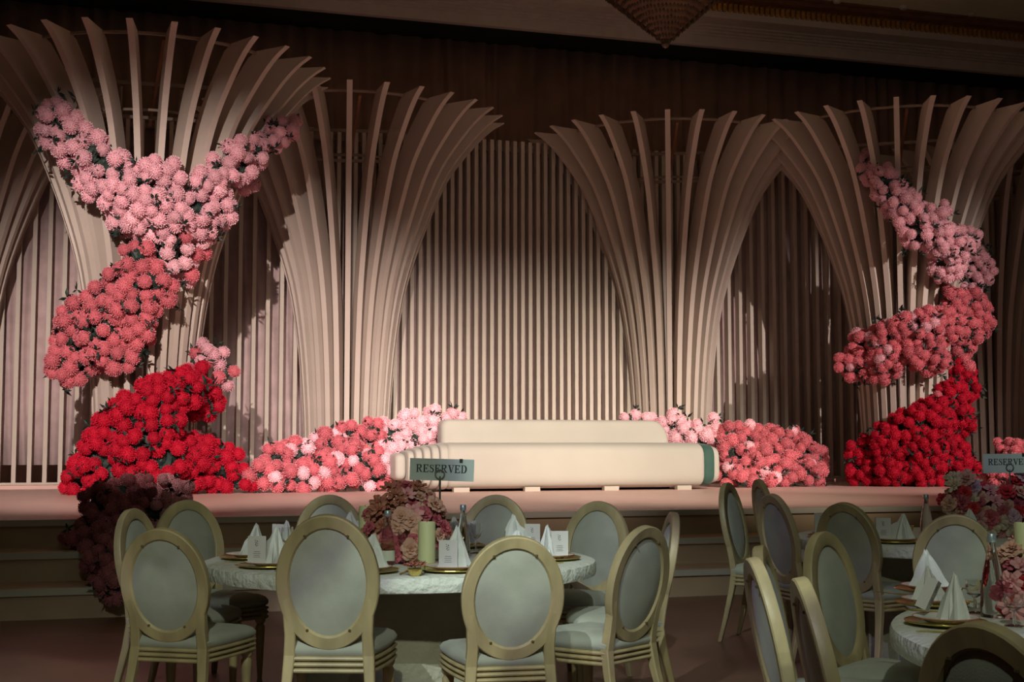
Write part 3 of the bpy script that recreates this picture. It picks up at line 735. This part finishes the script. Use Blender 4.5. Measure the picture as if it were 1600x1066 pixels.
# lathe ware
def bottle(px, Z, h, label, r_=.036, lab=True, glassy=True):
    q = V(px, Z); t = thing('glass_bottle', label, 'bottle', (q.x, q.y, TZ))
    s = h/.26
    pr = [(.001, .002), (r_*.95, 0), (r_, .01), (r_*.95, .08*s), (r_*.72, .15*s), (r_*.42, .20*s), (.014, .225*s), (.014, .245*s), (.001, .246*s)]
    MB().lathe(pr, 24, cap=False).obj('glass_body', M['glass'], t, True)
    MB().lathe([(.016, .236*s), (.017, .24*s), (.017, .26*s), (.014, .264*s)], 16).obj('cap', M['cap'], t, True)
    if lab: MB().lathe([(r_*1.0, .02*s), (r_*.975, .07*s)], 24, cap=False).obj('bottle_label', M['water'], t, True)
    return t
bottle(607, 6.9, .27, 'clear glass bottle with pale label left of the pillar candle', .040)
bottle(724, 7.3, .28, 'tapered clear bottle right of the reserved sign post', .040, False)
bottle(1443, 8.75, .28, 'tapered glass bottle on the far right table before the red flowers', .042, False)
bottle(1543, 4.85, .29, 'large clear water bottle on the near right table', .045, False)
def candle(px, Z, h, r_, label):
    q = V(px, Z); t = thing('pillar_candle', label, 'candle', (q.x, q.y, TZ))
    pr = [(r_*.9, 0), (r_, .005), (r_, h-.008), (r_*.93, h), (r_*.7, h-.012), (.001, h-.016)]
    MB().lathe(pr, 28, cap=False).obj('wax', M['candle'], t, True); MB().lathe([(.0015, h-.016), (.0015, h+.004)], 6).obj('wick', M['wick'], t)
candle(668, 6.75, .225, .043, 'tall yellow-green pillar candle before the flower centrepiece')
candle(572, 7.35, .275, .034, 'yellow pillar candle half hidden at the left of the centrepiece')
candle(1592, 4.9, .33, .03, 'slim pale candle in the flowers at the right edge')
def tumbler(px, Z, label, h=.09, r_=.032, m='glass'):
    q = V(px, Z); o = MB().lathe([(.001, 0), (r_*.8, 0), (r_, h), (r_*.92, h), (r_*.74, .008), (.001, .007)], 20, cap=False).obj('drinking_glass', M[m], None, True, (q.x, q.y, TZ)); tag(o, label, 'glass')
def goblet(px, Z, label, h=.17, r_=.034):
    q = V(px, Z); t = thing('goblet', label, 'glass', (q.x, q.y, TZ))
    MB().lathe([(.001, .004), (.032, .001), (.032, 0), (.034, .002), (.006, .008), (.005, h*.45)], 20, cap=False).obj('stem', M['glass'], t, True)
    MB().lathe([(.005, h*.45), (r_*.8, h*.58), (r_, h*.78), (r_*.88, h), (r_*.85, h), (r_*.96, h*.78), (r_*.76, h*.6), (.003, h*.48)], 20, cap=False).obj('bowl', M['glass'], t, True)
tumbler(660, 6.45, 'small glass salt pot beside the pillar candle', .06, .02)
tumbler(645, 6.5, 'small round glass pot left of the pillar candle', .045, .022)
goblet(632, 6.95, 'goblet between the label bottle and the pillar candle')
goblet(744, 7.6, 'goblet just right of the tapered bottle')
goblet(452, 7.2, 'goblet behind the napkins at the left of the middle table')
goblet(1515, 4.95, 'goblet left of the large water bottle', .12); goblet(1575, 4.6, 'goblet right of the large water bottle', .11)
tumbler(1348, 8.9, 'amber-lit tumbler on the far right table', .10, .04)
def bowl(px, Z, label, m):
    q = V(px, Z); o = MB().lathe([(.03, 0), (.05, .004), (.07, .05), (.078, .085), (.072, .085), (.062, .045), (.04, .01), (.001, .008)], 28, cap=False).obj('bowl', M[m], None, True, (q.x, q.y, TZ)); tag(o, label, 'bowl')
bowl(1404, 8.75, 'golden bowl on the far right table beside a napkin', 'gold')
q = V(493, 7.9); t = thing('candle_jar', 'squat white candle jar peeping over the middle back-turned chair', 'candle', (q.x, q.y, TZ))
MB().lathe([(.055, 0), (.062, .006), (.064, .145), (.060, .150), (.056, .145), (.001, .13)], 28, cap=False).obj('jar', M['card'], t, True); MB().lathe([(.0015, .13), (.0015, .15)], 6).obj('wick', M['wick'], t)

# reserved signs
def letters():
    L = {}
    L['R'] = ([[(0,0),(.34,0),(.34,.06),(.25,.06),(.25,.94),(.34,1),(0,1),(0,.94),(.08,.94),(.08,.06),(0,.06)],
               [(.25,1),(.50,1),(.66,.93),(.70,.75),(.62,.55),(.45,.48),(.25,.48),(.25,.56),(.40,.57),(.50,.65),(.51,.78),(.46,.9),(.25,.93)],
               [(.30,.50),(.46,.50),(.72,.06),(.80,.06),(.80,0),(.58,0)]], .84)
    L['E'] = ([[(0,0),(.25,0),(.25,1),(0,1),(0,.94),(.08,.94),(.08,.06),(0,.06)], [(.25,0),(.66,0),(.72,.27),(.66,.27),(.56,.08),(.25,.08)],
               [(.25,1),(.66,1),(.67,.74),(.61,.74),(.52,.92),(.25,.92)], [(.25,.46),(.42,.46),(.46,.34),(.51,.34),(.51,.68),(.46,.68),(.42,.55),(.25,.55)]], .78)
    L['V'] = ([[(0,1),(0,.94),(.07,.92),(.36,-.02),(.44,-.02),(.46,.22),(.26,.94),(.34,.94),(.34,1)], [(.38,-.02),(.44,-.02),(.72,.92),(.80,.94),(.80,1),(.54,1),(.54,.94),(.64,.92),(.45,.24)]], .82)
    L['D'] = ([[(0,0),(.25,0),(.25,1),(0,1),(0,.94),(.08,.94),(.08,.06),(0,.06)],
               [(.25,1),(.42,1),(.60,.93),(.72,.75),(.75,.5),(.72,.25),(.60,.07),(.42,0),(.25,0),(.25,.07),(.38,.08),(.50,.2),(.55,.5),(.50,.8),(.38,.93),(.25,.93)]], .82)
    sp = [(.50,.72),(.44,.86),(.30,.95),(.15,.90),(.10,.76),(.16,.62),(.34,.52),(.48,.40),(.50,.22),(.40,.07),(.25,.04),(.12,.12),(.07,.28)]
    wd = [.03,.03,.05,.07,.085,.095,.10,.10,.09,.07,.05,.03,.03]; a = []; b = []
    for i, (x, y) in enumerate(sp):
        x0, y0 = sp[max(i-1, 0)]; x1, y1 = sp[min(i+1, len(sp)-1)]; l = math.hypot(x1-x0, y1-y0); nx, ny = -(y1-y0)/l, (x1-x0)/l
        a.append((x+nx*wd[i]*.8, y+ny*wd[i]*.8)); b.append((x-nx*wd[i]*.8, y-ny*wd[i]*.8))
    L['S'] = ([a+b[::-1], [(.46,.68),(.52,.68),(.52,1),(.47,1)], [(.05,0),(.10,0),(.11,.30),(.05,.30)]], .64)
    return L
LET = letters()
def word(txt, H):
    mb = MB(); x = 0
    for ch in txt:
        ps, adv = LET[ch]
        for p in ps:
            n = len(p); vs_ = [((x+a)*H, -.0012, b*H) for a, b in p]+[((x+a)*H, 0, b*H) for a, b in p]
            mb.add(vs_, [tuple(range(n)), tuple(range(2*n-1, n-1, -1))]+[(i, (i+1) % n, n+(i+1) % n, n+i) for i in range(n)])
        x += adv+.03
    w_ = x*H
    for v in mb.v: v.x -= w_/2
    return mb, w_
def sign(px, Z, x0, x1, y0, y1, label, roll, lean):
    q = V(px, Z); t = thing('reserved_sign', label, 'sign', (q.x, q.y, TZ), -TH)
    s = FP/Z; W = (x1-x0)/s; H = (y1-y0)/s; zc_ = HC-((y0+y1)/2-692)/s-TZ; cx = ((x0+x1)/2-px)/s
    MB().lathe([(.05, 0), (.05, .006), (.045, .01), (.006, .012)], 24).obj('stand_base', M['steel'], t, True)
    MB().tube([(0, 0, .008), (0, 0, zc_-H*.30)], .0055, 8).obj('post', M['steel'], t, True)
    MB().tube([(.024*math.cos(2*PI*i/20), -.008, zc_-H*.22+.024*math.sin(2*PI*i/20)) for i in range(20)], .0042, 6, closed=True).obj('ring_clip', M['steel'], t, True)
    cd = MB().box((-W/2, -.001, -H/2), (W/2, .001, H/2)).obj('sign_card', M['sign'], t, loc=(cx, -.002, zc_)); cd.rotation_euler = (0, R(roll), R(lean))
    wb, ww = word('RESERVED', 1.0); k = W*.80/ww
    for v in wb.v: v.x *= k; v.z = (v.z-.5)*k; 
    for v in wb.v: v.y = -.0012 if v.y == 0 else -.0022
    wb.obj('lettering', M['black_ink'], cd, loc=(0, 0, H*.05 if px < 1000 else H*.08))
    MB().box((W*.27, -.004, H*.34), (W*.32, .003, H*.52)).obj('clip', M['black_ink'], cd)
sign(688, 7.15, 641, 741, 717, 751, 'reserved sign on a metal ring post at the middle table, before the sofa', 1.6, 0)
sign(1574, 8.9, 1533, 1612, 709, 739, 'reserved sign on a metal ring post at the far right table', -.5, 0)

# ------------------------------------------------------------------ table flower arrangements
def blossom_mesh(seed, kind):
    r = random.Random(seed); mb = MB()
    layers = ((.95, 8, 12), (.85, 8, 35), (.7, 7, 55), (.5, 6, 72), (.3, 5, 84)) if kind == 'peony' else ((1.0, 6, 20), (.75, 5, 45), (.4, 4, 75))
    for L, n, el in layers:
        for i in range(n):
            a = 2*PI*(i+r.uniform(-.3, .3))/n; e = R(el+r.uniform(-8, 8)); l = L*r.uniform(.85, 1.1); w_ = l*(.42 if kind == 'peony' else .30)
            d = Vector((math.cos(a)*math.cos(e), math.sin(a)*math.cos(e), math.sin(e))); s = Vector((-math.sin(a), math.cos(a), 0)); u = d.cross(s)
            b = d*.06
            mb.add([b, b+d*l*.5+s*w_-u*l*.05, b+d*l*.95+s*w_*.7-u*.12*l, b+d*l*1.02-u*l*.02, b+d*l*.93-s*w_*.7-u*.14*l, b+d*l*.5-s*w_-u*l*.05, b+d*l*.55+u*l*.12],
                   [(0, 1, 6), (1, 2, 6), (2, 3, 6), (3, 4, 6), (4, 5, 6), (5, 0, 6)])
    return pyd('blossom', mb.v, mb.f)
BL = {}
for k in ('pet_pink', 'pet_peach', 'pet_rose', 'pet_cream', 'pet_lilac', 'pet_red', 'pet_rust'):
    me = blossom_mesh(hash(k) % 7 if False else len(BL)*3+1, 'peony' if len(BL) % 3 else 'lily'); me.materials.append(M[k]); BL[k] = me
def arrangement(label, c, blobs, kinds, n, size, seed, vase_h=.12):
    r = random.Random(seed); t = thing('flower_arrangement', label, 'flowers', (c.x, c.y, TZ))
    MB().lathe([(.05, 0), (.075, .01), (.10, vase_h*.6), (.085, vase_h), (.075, vase_h), (.001, vase_h*.9)], 24, cap=False).obj('vase', M['gold'], t, True)
    lf = MB(); k = 0; tries = 0; pts = []
    while k < n and tries < n*60:
        tries += 1; px, py, rp, Z = r.choice(blobs); q0 = V(px, Z); s = FP/Z; q0.z = HC-(py-692)/s; rw = rp/s
        d = Vector((r.gauss(0, 1), r.gauss(0, 1), r.gauss(0, 1))).normalized(); q = q0+d*rw*r.uniform(.65, 1.0)
        if q.z < TZ+.035: continue
        if any((q-o).length < size*.95 for o in pts): continue
        pts.append(q); ky = kinds[r.randrange(len(kinds))]
        o = link('blossom', BL[ky], None, t, q-Vector((c.x, c.y, TZ))); sz = size*r.uniform(.65, 1.15); o.scale = (sz, sz, sz)
        dd = (q-Vector((c.x, c.y, TZ+.1))); dd = (dd.normalized()+Vector((-.1, -.5, .1))).normalized(); o.rotation_euler = dd.to_track_quat('Z', 'Y').to_euler(); k += 1
        base = Vector((r.uniform(-.03, .03), r.uniform(-.03, .03), vase_h*.7)); lf.tube([base, (base+q-Vector((c.x, c.y, TZ)))/2+Vector((0, 0, .02)), q-Vector((c.x, c.y, TZ))], .0025, 4)
        leaf_spray(lf, q-Vector((c.x, c.y, TZ))-dd*size*.4, 3, size*.9, r)
    o = lf.obj('stems_and_leaves', M['leaf_bronze'], t); o['kind'] = 'stuff'
    return t
c1 = V(632, 7.15)
arrangement('pink and rust flower centrepiece on the middle table', c1, [(620, 785, 26, 7.1), (645, 775, 22, 7.15), (665, 800, 28, 7.15), (600, 805, 26, 7.1), (590, 835, 24, 7.05), (640, 820, 32, 7.05), (685, 830, 18, 7.15), (650, 850, 26, 7.0), (615, 850, 25, 7.0), (628, 765, 12, 7.15), (680, 800, 14, 7.2)],
            ['pet_rust', 'pet_rust', 'pet_rust', 'pet_rose', 'pet_peach', 'pet_peach', 'pet_pink', 'pet_rose'], 110, .052, 3)
c2 = V(1562, 9.0)
arrangement('large cream and pink flower centrepiece on the far right table', c2, [(1498, 765, 22, 8.95), (1485, 785, 18, 8.9), (1510, 800, 26, 8.9), (1545, 790, 34, 8.95), (1580, 780, 32, 9.0), (1595, 760, 22, 9.0), (1540, 815, 26, 8.9), (1580, 815, 28, 8.9), (1500, 822, 20, 8.85), (1525, 770, 16, 9.0), (1605, 800, 28, 9.0)],
            ['pet_peach', 'pet_cream', 'pet_cream', 'pet_pink', 'pet_peach', 'pet_lilac', 'pet_red', 'pet_rose'], 135, .062, 4)
c3 = V(1612, 4.9)
arrangement('pink and red flower centrepiece at the right edge on the near right table', c3, [(1595, 850, 22, 4.95), (1570, 865, 12, 4.9), (1590, 895, 30, 4.9), (1600, 925, 36, 4.85), (1585, 950, 26, 4.8), (1605, 965, 28, 4.8), (1620, 900, 40, 4.9), (1578, 920, 22, 4.85)],
            ['pet_pink', 'pet_rose', 'pet_pink', 'pet_red', 'pet_peach', 'pet_pink'], 110, .045, 5)
q = V(650, 6.33); t = thing('flower_posy', 'tiny bronze dried posy at the near rim of the middle table', 'flowers', (q.x, q.y, TZ)); r = random.Random(4)
MB().lathe([(.02, 0), (.03, .01), (.035, .03), (.03, .035), (.001, .03)], 14, cap=False).obj('cup', M['gold'], t, True)
for i in range(12):
    a = i*2.4; o = link('blossom', BL['pet_rust'], None, t, (.045*math.cos(a)*math.sqrt(i/12), .045*math.sin(a)*math.sqrt(i/12), .04+.012*r.random())); o.scale = (.026,)*3

# ------------------------------------------------------------------ chandelier
cp = P(1040, 76, 15.0); ch = thing('chandelier', 'dark conical crystal chandelier hanging at the top of the picture', 'chandelier', cp)
MB().lathe([(.001, 0), (.035, .02), (.05, .05), (.035, .085), (.01, .10)], 14).obj('finial', M['crystal'], ch, True)
cry = MB(); r = random.Random(2)
for j in range(26):
    z = .09+j*.055; rr = .05+(z-.09)*1.12 if z < .75 else .79+(z-.75)*.75
    n = int(2*PI*rr/.052)+5
    for i in range(n):
        a = 2*PI*(i+.5*(j % 2))/n; c = Vector((rr*math.cos(a), rr*math.sin(a), z+r.uniform(-.008, .008))); s = .020
        cry.add([c+Vector((0, 0, s*1.5)), c+Vector((s, 0, 0)), c+Vector((0, s, 0)), c+Vector((-s, 0, 0)), c+Vector((0, -s, 0)), c-Vector((0, 0, s*1.8))],
                [(0,1,2),(0,2,3),(0,3,4),(0,4,1),(5,2,1),(5,3,2),(5,4,3),(5,1,4)])
o = cry.obj('crystal_strands', M['crystal'], ch); o['kind'] = 'stuff'
MB().lathe([(.02, .09), (.70, .73), (1.22, 1.45), (1.24, 1.55), (1.1, 1.6), (.3, 1.7), (.05, 1.8), (.05, 9.05-cp.z)], 40).obj('frame', M['wood_cornice'], ch, True)
